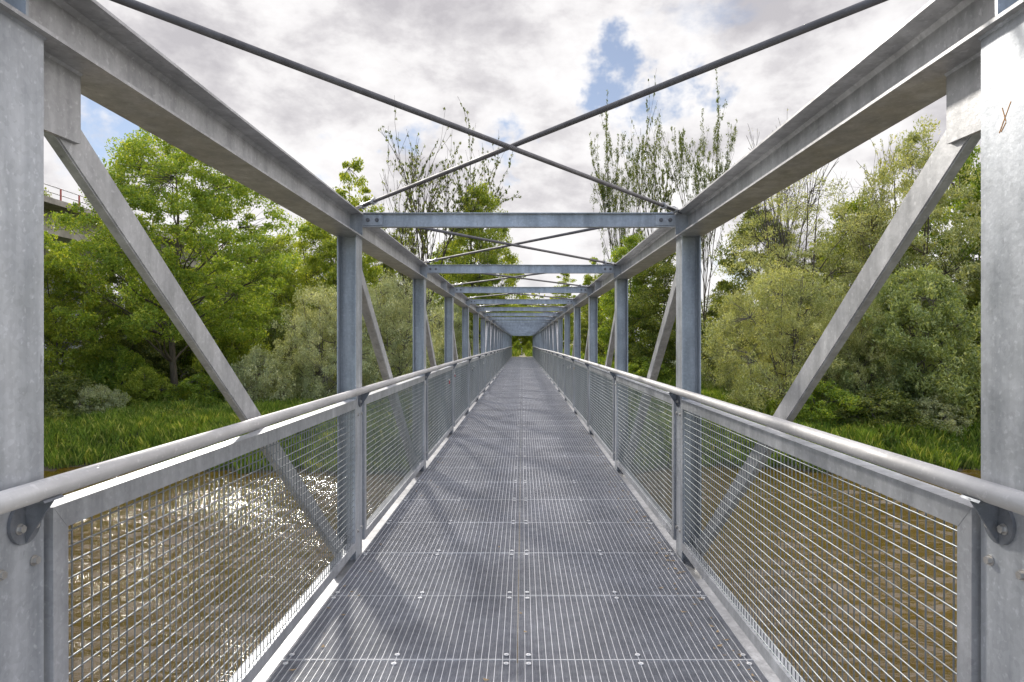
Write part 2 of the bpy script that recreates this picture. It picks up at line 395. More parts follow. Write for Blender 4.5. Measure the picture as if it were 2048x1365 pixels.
def span(y0, nb, amp, label, clips_rows, row0):
    half = nb * BAY / 2; ym = y0 + half
    def c(y): return amp * (1 - ((y - ym) / half) ** 2)
    root = empty('footbridge', (0, y0, 0), label, 'footbridge', 'spans of the steel truss footbridge')
    def put(name, me, y, parent=root, slope=False, **kw):
        rx = math.atan((c(y + BAY) - c(y)) / BAY) if slope else 0
        return ob(name, me, parent, (0, y - y0, c(y)), rx, **kw)
    ys = [y0 + BAY * i for i in range(nb + 1)]
    for s in (-1, 1):
        # chords, cambered along their length
        for nm, za, zb in (('top_chord', ZB, ZT), ('bottom_chord', -.200, -.0305)):
            m = MB(); st = [ys[0] - .10] + [y for y in ys[1:-1]] + [ys[-1] + .10]
            for i in range(len(st) - 1):
                a, b = st[i], st[i + 1]
                for (x0, x1, u, v) in ((CI, CO, zb - .0095, zb), (CI, CO, za, za + .0095), (CW - .003, CW + .003, za + .0095, zb - .0095)):
                    k = len(m.v); m.box(x0, x1, a - y0, b - y0, u, v)
                    m.v[k:] = [(x, y, z + c(y + y0)) for x, y, z in m.v[k:]]
                    # drop the inner end caps
                    m.f = [f for f in m.f[:-6]] + [f for q, f in enumerate(m.f[-6:]) if not ((q == 2 and i > 0) or (q == 4 and i < len(st) - 2))]
                for (fz, sz) in ((za + .0095, 1), (zb - .0095, -1)):
                    for sx in (-1, 1):
                        xw = CW + sx * .003; k = len(m.v)
                        m.prism([(xw, fz), (xw + sx * .013, fz), (xw, fz + sz * .013)], 1, a - y0, b - y0)
                        m.v[k:] = [(x, y, z + c(y + y0)) for x, y, z in m.v[k:]]
            m.m = [0] * len(m.f)
            if nm == 'top_chord':
                for i in (2, nb - 3):
                    yy = ys[i] + BAY - 1.15
                    for d in (-.012, .0035): m.box(CI + .004, CW - .003, yy + d - y0, yy + d + .008 - y0, ZB + .0095 + c(yy), ZT - .0095 + c(yy))
            if s < 0: m = m.mirror()
            ob(nm, m.mesh(nm, 'galv'), root)
        # handrail
        m = MB(); pts = []; y = ys[0] - .30 if y0 < 5 else ys[0] - .12
        while y < ys[-1] + .12:
            pts.append((1.075 * s, y - y0, 1.1635 + c(min(max(y, ys[0]), ys[-1])))); y += BAY / 4
        pts.append((1.075 * s, ys[-1] + .12 - y0, 1.1635))
        m.tube(pts, .0242, 20); ob('handrail', m.mesh('handrail', 'tube', True), root)
    for i, y in enumerate(ys):
        for s in (-1, 1):
            p = put('post', POST[s], y)
            near = y < 22
            if near:
                for k in range(4): ob('bolt', BOLT[k][s], p)
            if i == 0 and y0 < 5 and s == 1:
                cm = MB()
                for (a, b) in (((-.012, 2.045), (.026, 1.985)), ((.016, 2.04), (.004, 2.005)), ((.004, 2.003), (.020, 1.986))):
                    (ya, za), (yb, zb2) = a, b; d = Vector((yb - ya, zb2 - za)).normalized(); q = Vector((-d.y, d.x)) * .0008
                    cm.prism([(ya + q.x, za + q.y), (yb + q.x, zb2 + q.y), (yb - q.x, zb2 - q.y), (ya - q.x, za - q.y)], 0, XI - .0008, XI + .0005)
                ob('chalk_mark', cm.mesh('chalk_mark', 'orange'), p, label='orange chalk scribble on the post')
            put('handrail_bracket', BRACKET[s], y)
        b = put('cross_beam', BEAM, y)
        for s in (-1, 1):
            pb = ob('connection_plate', PLATE[s], b)
            ob('stiffener', STIFF[s], b)
            if y < 26:
                for q in BBOLT: ob('bolt', q[s], b)
    for i, y in enumerate(ys[:-1]):
        rev = i >= nb / 2
        for s in (-1, 1):
            d = put('diagonal', DIAG[(.032 if i in (0, nb - 1) else .066, rev)][s], y, slope=True)
            ob('gusset_plate', GUS[(rev, False)][s], d); ob('gusset_plate', GUS[(rev, True)][s], d)
            f = put('railing_panel', FRAME[s], y, slope=True)
            ob('wire_mesh', INFILL[s], f)
        for f in (False, True):
            r = put('brace_rod', ROD[f], y, slope=True); ob('turnbuckle', BUCK[f], r)
    nrow = nb * 4; jr = random.Random(7)
    rest = MB(); cm = clip_mb(0, 0)
    for k in range(nrow):
        y = row0 + ROW * k; cy = c(y); sl = math.atan((c(y + ROW) - cy) / ROW)
        for s in (-1, 1):
            g = ob('grating_panel', GRATE[s], root, (jr.uniform(0, .0015) * s, y - y0 + jr.uniform(-.001, .001), cy - jr.uniform(0, .0014)), sl)
            if k < clips_rows:
                for q in CLIP: ob('fixing_clip', q[s], g)
            else:
                for (cx, cyy) in CLIPXY:
                    rest.add([(vx + cx * s, vy + cyy + y - y0, vz + c(y + cyy)) for vx, vy, vz in cm.v], cm.f)
        if k % 4 == 0 or k % 4 == 2: ob('floor_beam', FLOORBEAM, root, (0, y - y0, cy))
    o = ob('fixing_clips', rest.mesh('fixing_clips', 'clip'), root); o['kind'] = 'stuff'
    return root, c

Y1 = 1.55
NB1 = 12; NB2 = 10
YE1 = Y1 + NB1 * BAY
Y2 = YE1 + .32
YE2 = Y2 + NB2 * BAY
span1, camber = span(Y1, NB1, .040, 'near span of galvanised steel truss footbridge with grating deck over the brown river', 8, Y1 + .05)
span2, camber2 = span(Y2, NB2, .02, 'far span of galvanised steel truss footbridge, seen small at the end of the deck', 0, Y2 + .05)
# pad between spans
m = MB(); m.box(-1.10, 1.10, YE1 + .055, Y2 + .046, -.012, -.004)
ob('joint_plate', m.mesh('joint_plate', 'galv_pale'), span2, (0, -Y2, 0))

# dry leaf litter along the deck edges
rng = random.Random(4)
m = MB()
for i in range(300):
    side = 1 if rng.random() < .8 else -1
    y = 2.6 + 16 * rng.random() ** 1.6; x = side * (1.08 - abs(rng.gauss(0, .09)))
    if rng.random() < .15: x = rng.uniform(-.9, 1)
    a = rng.random() * 6.28; l = rng.uniform(.007, .022); w = l * rng.uniform(.3, .6); z = .003 + camber(y) + rng.random() * .004
    ca, sa = math.cos(a), math.sin(a)
    pts = [(-l, 0), (0, w), (l, 0), (0, -w)]
    m.add([(x + px * ca - py * sa, y + px * sa + py * ca, z + (.004 if k in (0, 2) else 0)) for k, (px, py) in enumerate(pts)], [(0, 1, 2, 3)])
o = ob('leaf_litter', m.mesh('leaf_litter', 'dry_leaf')); o['kind'] = 'stuff'; tag(o, 'dry leaf crumbs scattered along the edges of the grating deck', 'leaf litter')

# love locks on the wire mesh
def padlock(px, py, side, body, col, label, size=1.0):
    y = abs(1.105 / ((px - VX) / F)) if side > 0 else abs(1.13 / ((px - VX) / F))
    z = CAMZ + (VY - py) / F * y
    root = empty('padlock', (side * 1.105, y, z), label, 'padlock', 'padlocks hanging on the railing mesh')
    w, h, t = .032 * size, .032 * size, .010
    b = MB(); x0 = -side * .008
    poly = [(-w / 2 + .005, -h / 2), (w / 2 - .005, -h / 2), (w / 2, -h / 2 + .005), (w / 2, h / 2 - .004), (w / 2 - .004, h / 2), (-w / 2 + .004, h / 2), (-w / 2, h / 2 - .004), (-w / 2, -h / 2 + .005)]
    b.prism(poly, 0, x0 - t / 2, x0 + t / 2)
    ob('lock_body', b.mesh('lock_body', body), root)
    sm = MB(); pts = [(x0, -w * .3, h / 2 - .004)] + [(x0 + side * .014 * math.sin(math.pi * k / 6), -w * .3 * math.cos(math.pi * k / 6), h / 2 + .014 + .012 * math.sin(math.pi * k / 6)) for k in range(7)] + [(x0, w * .3, h / 2 - .004)]
    sm.tube(pts, .0028, 6); ob('shackle', sm.mesh('shackle', 'lock_silver', True), root)
for a in ((898, 765, -1, 'lock_red', '', 'red padlock on the left railing mesh, nearest of the left ones', 1.6),
          (909, 752, -1, 'lock_red', '', 'small dull red padlock just beyond a railing post on the left', 1.0),
          (945, 741, -1, 'lock_black', '', 'lower of two black padlocks on the left railing mesh', 1.5),
          (947.5, 736, -1, 'lock_black', '', 'upper of two black padlocks on the left railing mesh', 1.3),
          (967, 727, -1, 'lock_silver', '', 'bright silver padlock farthest along the left railing mesh', 1.3),
          (1130, 731, 1, 'lock_black', '', 'round black padlock on the right railing mesh', 1.5),
          (1138.5, 736, 1, 'lock_silver', '', 'silver padlock right next to the black one on the right mesh', 1.2),
          (1143.5, 734.5, 1, 'lock_silver', '', 'large bright silver padlock near a post on the right mesh', 1.7),
          (1151, 737, 1, 'lock_brass', '', 'brass padlock nearest to the camera on the right mesh', 1.3)): padlock(*a)

# ------------------------------------------------------------------ terrain
def sm(t): t = np.clip(t, 0, 1); return t * t * (3 - 2 * t)
def ground_z(x, y):
    x = np.asarray(x, float); y = np.asarray(y, float)
    sh = 32.6 + .9 * np.sin(x * .23) + .5 * np.sin(x * .61 + 1) + .35 * np.sin(x * 1.7 + 2 * np.sin(x * .4)) + .2 * np.sin(x * 3.9) + np.abs(x) * .03
    t = y - sh
    z = np.where(t < 0, -4.70 + np.maximum(t * .35, -1.6), -4.70 + 1.25 * sm(t / 3.2) + .75 * sm(t / 11) + .5 * sm((t - 10) / 25))
    z = z + np.where(t > .5, .10 * np.sin(x * .9 + y * .4) * np.sin(y * .7 - x * .3), 0)
    near = -4.9 + 4.6 * sm((4.5 - y) / 7)
    z = np.maximum(z, np.where(y < 8, near, -99))
    m1 = sm((y - 64) / 9) * sm((13 - np.abs(x)) / 8); z = z + (-.06 - z) * m1
    m0 = sm((.5 - y) / 3) * sm((8 - np.abs(x)) / 5); z = z + (-.35 - z) * m0
    m2 = sm((y - 80) / 9) * sm((16 - np.abs(x + 40)) / 9); z = z + (11.4 - z) * m2
    return z
def grid(a, b, mid0, mid1, fine, coarse):
    v = list(np.arange(mid0, mid1, fine)); s = fine; p = mid1
    while p < b: v.append(p); s *= 1.25; p += s
    v.append(b); s = fine; p = mid0
    while p > a: s *= 1.25; p -= s; v.append(max(p, a))
    return np.array(sorted(set(v)))
gx = grid(-900, 900, -60, 60, .8, 0); gy = grid(-300, 1500, -8, 100, .8, 0)
XX, YY = np.meshgrid(gx, gy); ZZ = ground_z(XX, YY)
vs = np.stack([XX, YY, ZZ], -1).reshape(-1, 3); nx, ny = len(gx), len(gy)
ii = (np.arange(ny - 1)[:, None] * nx + np.arange(nx - 1)[None, :]).reshape(-1)
fs = np.stack([ii, ii + 1, ii + 1 + nx, ii + nx], -1)
def np_mesh(name, v, f, mats, smooth=False, mi=None):
    me = bpy.data.meshes.new(name); n = len(f); k = f.shape[1]
    me.vertices.add(len(v)); me.vertices.foreach_set('co', np.ascontiguousarray(v, np.float32).reshape(-1))
    me.loops.add(n * k); me.loops.foreach_set('vertex_index', np.ascontiguousarray(f, np.int32).reshape(-1))
    me.polygons.add(n); me.polygons.foreach_set('loop_start', np.arange(0, n * k, k, dtype=np.int32))
    for mm in (mats if isinstance(mats, (list, tuple)) else [mats]): me.materials.append(M[mm])
    if mi is not None: me.polygons.foreach_set('material_index', mi)
    me.polygons.foreach_set('use_smooth', np.full(n, smooth))
    me.update(calc_edges=True); me.validate(); return me
o = ob('ground', np_mesh('ground', vs, fs, 'ground', True)); o['kind'] = 'structure'
wx0 = np.concatenate([[-900, -300, -120, -70], np.arange(-27, 27.01, .065), [70, 120, 300, 900]]); wy0 = np.concatenate([[1, 4], np.arange(7.0, 36.5, .045), [42, 75]])
WX, WY = np.meshgrid(wx0, wy0); WZ = np.zeros_like(WX); rs = np.random.RandomState(9)
for k in range(80):
    lam = .19 * (9.0 ** (rs.uniform() ** 1.15)) ; th = rs.normal() * .62 + .10; kk = 2 * math.pi / lam
    ph = kk * (WX * math.sin(th) + WY * math.cos(th)) + rs.uniform(0, 6.28) + .8 * np.sin(WX * .31 + k) + .8 * np.sin(WY * .27 + 2 * k)
    WZ += (.043 / kk) * (lam / .8) ** .15 * np.sin(ph)
WZ *= .65 + .45 * np.sin(WX * .33 + 1.3 * np.sin(WY * .22)) * np.sin(WY * .41 + np.sin(WX * .19))
far_ = (np.abs(WX) > 27.2) | (WY < 6.9) | (WY > 36.6); WZ[far_] = 0
vsw = np.stack([WX, WY, WZ - 4.70], -1).reshape(-1, 3); nwx, nwy = len(wx0), len(wy0)
iw = (np.arange(nwy - 1)[:, None] * nwx + np.arange(nwx - 1)[None, :]).reshape(-1)
o = ob('river_water', np_mesh('river_water', vsw, np.stack([iw, iw + 1, iw + 1 + nwx, iw + nwx], -1), 'water', True)); o['kind'] = 'structure'
# paths at both ends and the abutments that carry the spans
m = MB(); m.box(-1.6, 1.6, YE2 + .6, 112, -.04, .02); o = ob('path', m.mesh('path', 'sand')); o['kind'] = 'structure'
m = MB(); m.box(-1.3, 1.3, -40, 1.38, -.10, -.005); o = ob('path', m.mesh('path', 'concrete')); o['kind'] = 'structure'
def abut(y0, y1, z0, ztop, label, w=1.9):
    m = MB(); m.box(-w, w, y0, y1, z0, ztop); m.box(-w + .1, w - .1, y0 - .15, y1 + .15, z0, z0 + .8)
    o = ob('concrete_pier', m.mesh('concrete_pier', 'concrete')); tag(o, label, 'bridge pier')
abut(YE1 - .35, Y2 + .4, -4.4, -.205, 'concrete pier on the far bank carrying the joint between the two footbridge spans')
abut(YE2 - .3, YE2 + .6, -2.5, -.205, 'concrete abutment under the far end of the footbridge')
abut(.3, 1.95, -5.2, -.205, 'concrete abutment under the near end of the footbridge')
m = MB(); m.box(-1.12, 1.12, YE2 + .055, YE2 + .62, -.2, .018); o = ob('threshold_slab', m.mesh('threshold_slab', 'sand')); o['kind'] = 'structure'

# striped marker post in the middle of the path
rt = empty('marker_post', (-.06, 77.5, 0), 'short black and white banded post standing on the path beyond the bridge end', 'bollard')
m = MB(); m.tube([(0, 0, 0), (0, 0, 1.02)], .045, 12); ob('post_shaft', m.mesh('post_shaft', 'white_paint'), rt)
for z in (.16, .45, .70, .92):
    m = MB(); m.tube([(0, 0, z), (0, 0, z + .10)], .047, 12); ob('dark_band', m.mesh('dark_band', 'dark_post'), rt)

# ------------------------------------------------------------------ concrete road bridge on the left
rb = empty('concrete_bridge', (-36, 50, 9.8), 'high concrete bridge with a red posted railing, behind the trees on the left', 'bridge')
def pt(me_name, mb, mat): 
    mb.v = [(x + 36, y - 50, z - 9.8) for x, y, z in mb.v]; return ob(me_name, mb.mesh(me_name, mat), rb)
ya, yb = 4, 87
m = MB(); m.box(-46, -34, ya, yb, 11.62, 11.98); m.box(-34.35, -34.0005, ya, yb, 11.60, 12.02); pt('deck_slab', m, 'concrete_dark')
m = MB(); m.box(-44, -36, ya, yb, 9.83, 11.62); pt('girder', m, 'concrete')
m = MB()
for z in (12.45, 12.92): m.tube([(-34.2, ya, z), (-34.2, yb, z)], .035, 8)
pt('guard_rail', m, 'rail_grey')
y = ya + .4
while y < yb:
    m = MB(); m.box(-34.24, -34.16, y - .05, y + .05, 12.02, 12.92); pt('rail_post', m, 'red_paint'); y += 2.1
for y in (24, 60):
    m = MB(); m.box(-43, -37, y - .7, y + .7, -5.5, 9.83); pt('pier', m, 'concrete')
m = MB(); m.box(-44.5, -35.5, 84.5, 90, -2, 9.83); pt('abutment_wall', m, 'concrete_dark')

# ------------------------------------------------------------------ vegetation
def leaves_np(rs, cen, size, aspect, up=.25, jit=.35):
    n = len(cen)
    d = rs.normal(size=(n, 3)); d[:, 2] += up * 0 - .15; d /= np.linalg.norm(d, axis=1)[:, None]
    q = rs.normal(size=(n, 3)); q[:, 2] += up * 3; w = np.cross(d, q); w /= np.linalg.norm(w, axis=1)[:, None] + 1e-9
    l = size * (1 + jit * rs.normal(size=n)).clip(.4, 2); ww = l * aspect
    nn = np.cross(d, w)
    fold = nn * (ww * .25)[:, None]
    a = cen - d * (l * .5)[:, None]; b = cen + w * (ww * .5)[:, None] + fold; c = cen + d * (l * .5)[:, None]; e = cen - w * (ww * .5)[:, None] + fold
    v = np.stack([a, b, c, e], 1).reshape(-1, 3); f = np.arange(n * 4).reshape(-1, 4)
    return v, f
def clump_leaves(rs, pts, per, rad, size, aspect, flat=.6, shell=.5):
    """leaf-sized faces round each clump centre, denser toward the clump's skin"""
    pts = np.asarray(pts); n = len(pts)
    cnt = np.maximum(3, (per * rs.uniform(.5, 1.5, n))).astype(int)
    idx = np.repeat(np.arange(n), cnt); k = len(idx)
    d = rs.normal(size=(k, 3)); d /= np.linalg.norm(d, axis=1)[:, None]
    r = rs.uniform(0, 1, k) ** shell
    rr = (np.asarray(rad) * np.ones(n) * rs.uniform(.6, 1.35, n))[idx]
    off = d * (r * rr)[:, None]; off[:, 2] *= flat
    return leaves_np(rs, pts[idx] + off, size, aspect)

def wobble(a, b, n, amp, rs, sag=0):
    a, b = np.array(a, float), np.array(b, float); ln = np.linalg.norm(b - a); out = []
    ph = rs.uniform(0, 6, 3)
    for i in range(n + 1):
        t = i / n; p = a + (b - a) * t
        p = p + amp * ln * np.array([math.sin(t * 5 + ph[0]), math.sin(t * 4.3 + ph[1]), .4 * math.sin(t * 5 + ph[2])]) * math.sin(math.pi * min(t * 1.0, 1)) 
        p[2] -= sag * ln * math.sin(math.pi * t)
        out.append(p)
    return out

def envelope(rs, n, prof, rx, lump=.25):
    """points spread through a lumpy crown; prof(t)->relative radius for height 0..1"""
    ph = rs.uniform(0, 6.28, 6); out = []
    while len(out) < n:
        t = rs.uniform(0, 1); a = rs.uniform(0, 6.283); r = rs.uniform(0, 1) ** .42
        l = 1 + lump * (math.sin(2 * a + ph[0] + 4 * t) * .5 + math.sin(3 * a + ph[1] - 7 * t) * .5 + .4 * math.sin(5 * a + ph[2] + 11 * t))
        if rs.uniform() > prof(t): continue
        out.append((math.cos(a) * r * prof(t) * rx * l, math.sin(a) * r * prof(t) * rx * l, t))
    return np.array(out)

def broad_tree(seed, H, crown0, rx, nclump, per, size, aspect, leafm, barkm, prof=None, stems=1, crad=.75, lump=.25, r0=None, flat=.6, bare=0):
    """trunk, limbs to hubs, twigs to leaf clumps; returns (trunk mesh, crown mesh), base at the origin"""
    rs = np.random.RandomState(seed)
    prof = prof or (lambda t: math.sin(math.pi * min(1, (.10 + .9 * t) ** .8)) ** .6 if t < .97 else .3)
    e = envelope(rs, nclump, prof, rx, lump); pts = e.copy(); pts[:, 2] = crown0 + e[:, 2] * (H - crown0)
    r0 = r0 or H * .013
    tb = MB(); axes = []
    for s in range(stems):
        a = 6.28 * s / stems + rs.uniform(0, 1); sp = 0 if stems == 1 else rx * .35
        top = (math.cos(a) * sp + rs.normal() * .2, math.sin(a) * sp + rs.normal() * .2, H * .90)
        ax = wobble((math.cos(a) * .12 * (stems > 1), math.sin(a) * .12 * (stems > 1), -.3), top, 10, .02, rs); axes.append(np.array(ax))
        tb.tube(ax, [r0 * (1.25 if i == 0 else 1) * (1 - .90 * (i / 10) ** .9) / (stems ** .4) + .012 for i in range(11)], 8)
    nh = max(8, nclump // 9); hubs = pts[rs.choice(len(pts), nh, replace=False)] * np.array([.62, .62, 1]); hubs[:, 2] -= .04 * H * rs.uniform(0, 1, nh)
    hubs[:, 2] = np.maximum(hubs[:, 2], crown0 * .9)
    for h in hubs:
        ax = axes[rs.randint(len(axes))]
        zt = max(crown0 * .75, h[2] - .55 * math.hypot(h[0], h[1]) - .05 * H * rs.uniform(0, 1))
        j = int(np.argmin(np.abs(ax[:, 2] - zt))); st = ax[j]
        rr = r0 * (1 - .85 * j / 10) * .42 + .008
        tb.tube(wobble(st, h, 5, .05, rs, .05), [rr * (1 - .7 * k / 5) for k in range(6)], 6, False)
    d = np.linalg.norm(pts[:, None, :] - hubs[None], axis=2).argmin(1)
    for p, k in zip(pts, d):
        tb.tube(wobble(hubs[k], p, 3, .08, rs, -.03), [.022, .016, .011, .006], 4, False)
    if bare:
        for i in range(bare):
            p = pts[rs.randint(len(pts))]; q = p * np.array([1.1, 1.1, 1]) + np.array([rs.normal() * .5, rs.normal() * .5, rs.uniform(.4, 1.6)])
            tb.tube(wobble(p, q, 4, .08, rs), [.014, .011, .009, .006, .004], 3, False)
    v, f = clump_leaves(rs, pts, per, crad, size, aspect, flat)
    return tb.mesh('trunk', barkm, True), np_mesh('crown', v, f, leafm)

def sparse_tree(seed, H, fork, spread, nst, leafm, barkm, per=14, size=.2, lvl=3, density=1.0, r0=.16, tuft=.28, top=0.0):
    """ascending bare stems fanning upward with small tufts of leaves"""
    rs = np.random.RandomState(seed); tb = MB(); tips = []
    def grow(p, d, ln, r, lv):
        n = 5; pts = [np.array(p)]; dd = np.array(d, float)
        for i in range(n):
            dd = dd + rs.normal(size=3) * .06; dd[2] += .02; dd /= np.linalg.norm(dd); pts.append(pts[-1] + dd * ln / n)
        tb.tube(pts, [max(.026, r * (1 - .42 * i / n)) for i in range(n + 1)], 5 if lv > 1 else 3, False)
        if lv <= 2:
            for i in range(1, n + 1):
                if rs.uniform() < .75 * density: tips.append(pts[i] + rs.normal(size=3) * .12)
        if lv == 0: return
        for i in range({4: 4, 3: 5, 2: 4, 1: 3}[lv]):
            j = rs.randint(1, n + 1); a = rs.uniform(0, 6.28); sp = rs.uniform(.35, .8)
            nd = dd + sp * np.array([math.cos(a), math.sin(a), .0]); nd /= np.linalg.norm(nd)
            grow(pts[j], nd, ln * rs.uniform(.45, .75), r * .55, lv - 1)
    stem = wobble((0, 0, -.3), (rs.normal() * .3, rs.normal() * .3, fork), 6, .02, rs)
    tb.tube(stem, [r0 * (1.2 - .35 * i / 6) for i in range(7)], 8)
    for s in range(nst):
        a = 6.28 * s / nst + rs.uniform(-.4, .4); d = np.array([math.cos(a) * spread, math.sin(a) * spread, 1.0]); d /= np.linalg.norm(d)
        grow(stem[-1 if s < 2 else -2], d, (H - fork) * rs.uniform(.55, .72), r0 * .75, lvl)
    tips = np.array(tips)
    if top: tips = tips[tips[:, 2] > (top + rs.uniform(-.22, .22, len(tips))) * tips[:, 2].max()]
    v, f = clump_leaves(rs, tips, per, tuft, size, .6, .8)
    z = max(q[2] for q in tb.v)
    sc = H / z
    tb.v = [(x, y, q * sc) for x, y, q in tb.v]; v[:, 2] *= sc
    # low epicormic leaves on the trunk
    return tb.mesh('trunk', barkm, True), np_mesh('crown', v, f, leafm)

def dome(seed, H, rx, nclump, per, size, aspect, leafm, barkm='bark_grey', crad=.6, lump=.3, flat=.8, whips=0):
    pr = lambda t: max(.12, (1 - t ** 2.2) ** .5) * (.80 + .20 * min(1, t * 4))
    tm, cm = broad_tree(seed, H, .15, rx, nclump, per, size, aspect, leafm, barkm, pr, stems=4, crad=crad, lump=lump, r0=H * .018, flat=flat, bare=whips)
    return tm, cm

def pxX(px, Y): return (px - VX) * Y / F + CAMX
PROTO = {}
def proto(key, fn): 
    if key not in PROTO: PROTO[key] = fn()
    return PROTO[key]
def plant(name, meshes, px, Y, label, cat, group, rot=0.0, sc=(1, 1, 1), zoff=0.0):
    x = pxX(px, Y); z = float(ground_z(x, Y)) - .05 + zoff
    r = empty(name, (x, Y, z), label, cat, group); r.rotation_euler = (0, 0, rot); r.scale = sc
    ob('trunk' if cat != 'bush' else 'branches', meshes[0], r); ob('crown' if cat != 'bush' else 'foliage', meshes[1], r)
    return r
def topz(topy, Y): return CAMZ + (VY - topy) * Y / F
SIZE = {}
def built(ms):
    if ms[1].name not in SIZE:
        a = np.empty(len(ms[1].vertices) * 3, np.float32); ms[1].vertices.foreach_get('co', a); a = a.reshape(-1, 3)
        SIZE[ms[1].name] = (float(np.percentile(a[:, 2], 99.9)), float(np.percentile(np.abs(a[:, :2]), 98.5)) * 2)
    return SIZE[ms[1].name]
def fit(name, key, fn, H0, W0, px, Y, topy, wpx, label, cat, group, rot=0.0):
    """stand a plant of built height H0 and width W0 so that it fills the size it has from the bridge"""
    ms = proto(key, fn); H0, W0 = built(ms); x = pxX(px, Y); H = topz(topy, Y) - float(ground_z(x, Y)) + .05; W = wpx * Y / F
    sx = W / W0; plant(name, ms, px, Y, label, cat, group, rot, (sx, sx, H / H0))

TL = 'trees on the far bank left of the footbridge'; TR = 'trees on the far bank right of the footbridge'; TC = 'trees beyond the far end of the footbridge'
BL = 'bushes on the far bank left of the footbridge'; BR = 'bushes on the far bank right of the footbridge'
big = lambda: broad_tree(11, 17.8, 4.6, 7.4, 560, 185, .165, .55, 'leaf_bright', 'bark', lambda t: max(.25, math.sin(math.pi * min(1, .16 + .80 * t)) ** .55), crad=.78, r0=.26, lump=.24)
gen1 = lambda: broad_tree(21, 15, 1.6, 4.6, 360, 150, .19, .55, 'leaf_yellow', 'bark_grey', crad=.8, stems=2)
gen2 = lambda: broad_tree(22, 15, 1.2, 4.6, 360, 150, .19, .55, 'leaf_mid', 'bark', crad=.8, stems=1)
gen3 = lambda: broad_tree(23, 15, .9, 4.6, 380, 125, .20, .5, 'leaf_dark', 'bark', crad=.75, stems=3)
gen4 = lambda: broad_tree(24, 15, 1.0, 4.6, 360, 150, .19, .55, 'leaf_bright', 'bark_grey', crad=.8, stems=2, lump=.35)
tallc = lambda: broad_tree(26, 17, 2.0, 2.8, 240, 90, .22, .6, 'leaf_yellow', 'bark_grey', lambda t: max(.3, math.sin(math.pi * min(1, .2 + .76 * t)) ** .6), crad=.65)
wil1 = lambda: dome(31, 8, 5.2, 520, 125, .17, .26, 'leaf_silver', crad=.6, whips=60, lump=.4)
wil2 = lambda: dome(32, 9, 5.6, 560, 125, .17, .26, 'leaf_olive', crad=.62, whips=110, lump=.42)
wtree = lambda: broad_tree(33, 15, 4.5, 4.8, 240, 95, .16, .3, 'leaf_olive', 'bark', crad=.65, stems=4, bare=260, lump=.4)
shr1 = lambda: dome(41, 3.2, 2.6, 190, 80, .16, .5, 'leaf_bright', crad=.42, lump=.4)
shr2 = lambda: dome(42, 3.2, 2.6, 190, 80, .15, .5, 'leaf_dark', crad=.42, lump=.4)
shr3 = lambda: dome(43, 3.0, 2.6, 190, 85, .15, .3, 'leaf_silver', crad=.42, lump=.3)
shr4 = lambda: dome(44, 3.2, 2.6, 190, 80, .17, .5, 'leaf_yellow', crad=.42, lump=.4)
spA = lambda: sparse_tree(51, 24, 7, .42, 4, 'leaf_dark', 'bark', per=13, size=.26, density=.45, r0=.24, tuft=.26)
spB = lambda: sparse_tree(52, 24, 8, .20, 3, 'leaf_dark', 'bark', per=14, size=.25, density=.65, r0=.20, tuft=.26)
spC = lambda: sparse_tree(53, 24, 6, .42, 4, 'leaf_dark', 'bark', per=26, size=.22, density=.95, r0=.20, tuft=.55, top=.56)
bare = lambda: sparse_tree(54, 18, 5, .38, 5, 'leaf_olive', 'bark_grey', per=3, size=.14, density=.10, r0=.18)

T, S_, B_ = 'tree', 'tree', 'bush'
W = {'big': (17.8, 15), 'g': (15.4, 10.2), 't': (17.4, 6.4), 'w1': (8.2, 11.4), 'w2': (9.2, 12.2), 'wt': (15.6, 11), 's': (3.4, 5.8), 'sp': (24, 9), 'b': (18, 10)}
def put(key, fn, dims, name, px, Y, topy, w, label, cat, grp, rot=0): fit(name, key, fn, *W[dims], px, Y, topy, w, label, cat, grp, rot)

# left bank
put('big', big, 'big', 'leafy_tree', 352, 45, 272, 405, 'large bright green tree with a dark trunk on the grass bank, behind the left diagonal', T, TL, .4)
put('g1', gen1, 'g', 'leafy_tree', 118, 44, 498, 200, 'yellow green tree under the concrete bridge at the left post', T, TL, 1)
put('g2', gen2, 'g', 'leafy_tree', 30, 75, 325, 170, 'tree rising above the concrete bridge railing at far left', T, TL, 2)
put('g3', gen3, 'g', 'leafy_tree', 250, 52, 500, 200, 'dark green tree behind the left side of the large bright tree', T, TL, 3)
put('g4', gen4, 'g', 'leafy_tree', 445, 58, 515, 230, 'bright green tree below the end of the concrete bridge', T, TL, 4)
put('g3', gen3, 'g', 'leafy_tree', 520, 68, 488, 170, 'dark shaded tree right where the concrete bridge ends', T, TL, 5)
put('g1', gen1, 'g', 'leafy_tree', 560, 84, 470, 150, 'small pale topped tree against the sky right of the concrete bridge', T, TL, .5)
put('g1', gen1, 'g', 'leafy_tree', 640, 66, 442, 190, 'yellow green tree above the silver willow, left of the steel post', T, TL, 2.5)
put('t', tallc, 't', 'leafy_tree', 704, 62, 322, 112, 'narrow tall yellow green tree crossing the left top chord', T, TL, 1)
put('g2', gen2, 'g', 'leafy_tree', 770, 72, 470, 130, 'mid green tree behind the silver willow and second left post', T, TL, 1.2)
put('t', tallc, 't', 'leafy_tree', 812, 78, 452, 80, 'thin yellow green tree under the second cross beam at left', T, TL, 4)
put('spA', spA, 'sp', 'sparse_tree', 858, 74, 224, 170, 'tall thin stemmed tree with few leaves, left one under the crossing rods', T, TL, .3)
put('spB', spB, 'sp', 'sparse_tree', 940, 78, 212, 150, 'tall thin stemmed tree with few leaves, just left of the rod crossing', T, TL, 1.3)
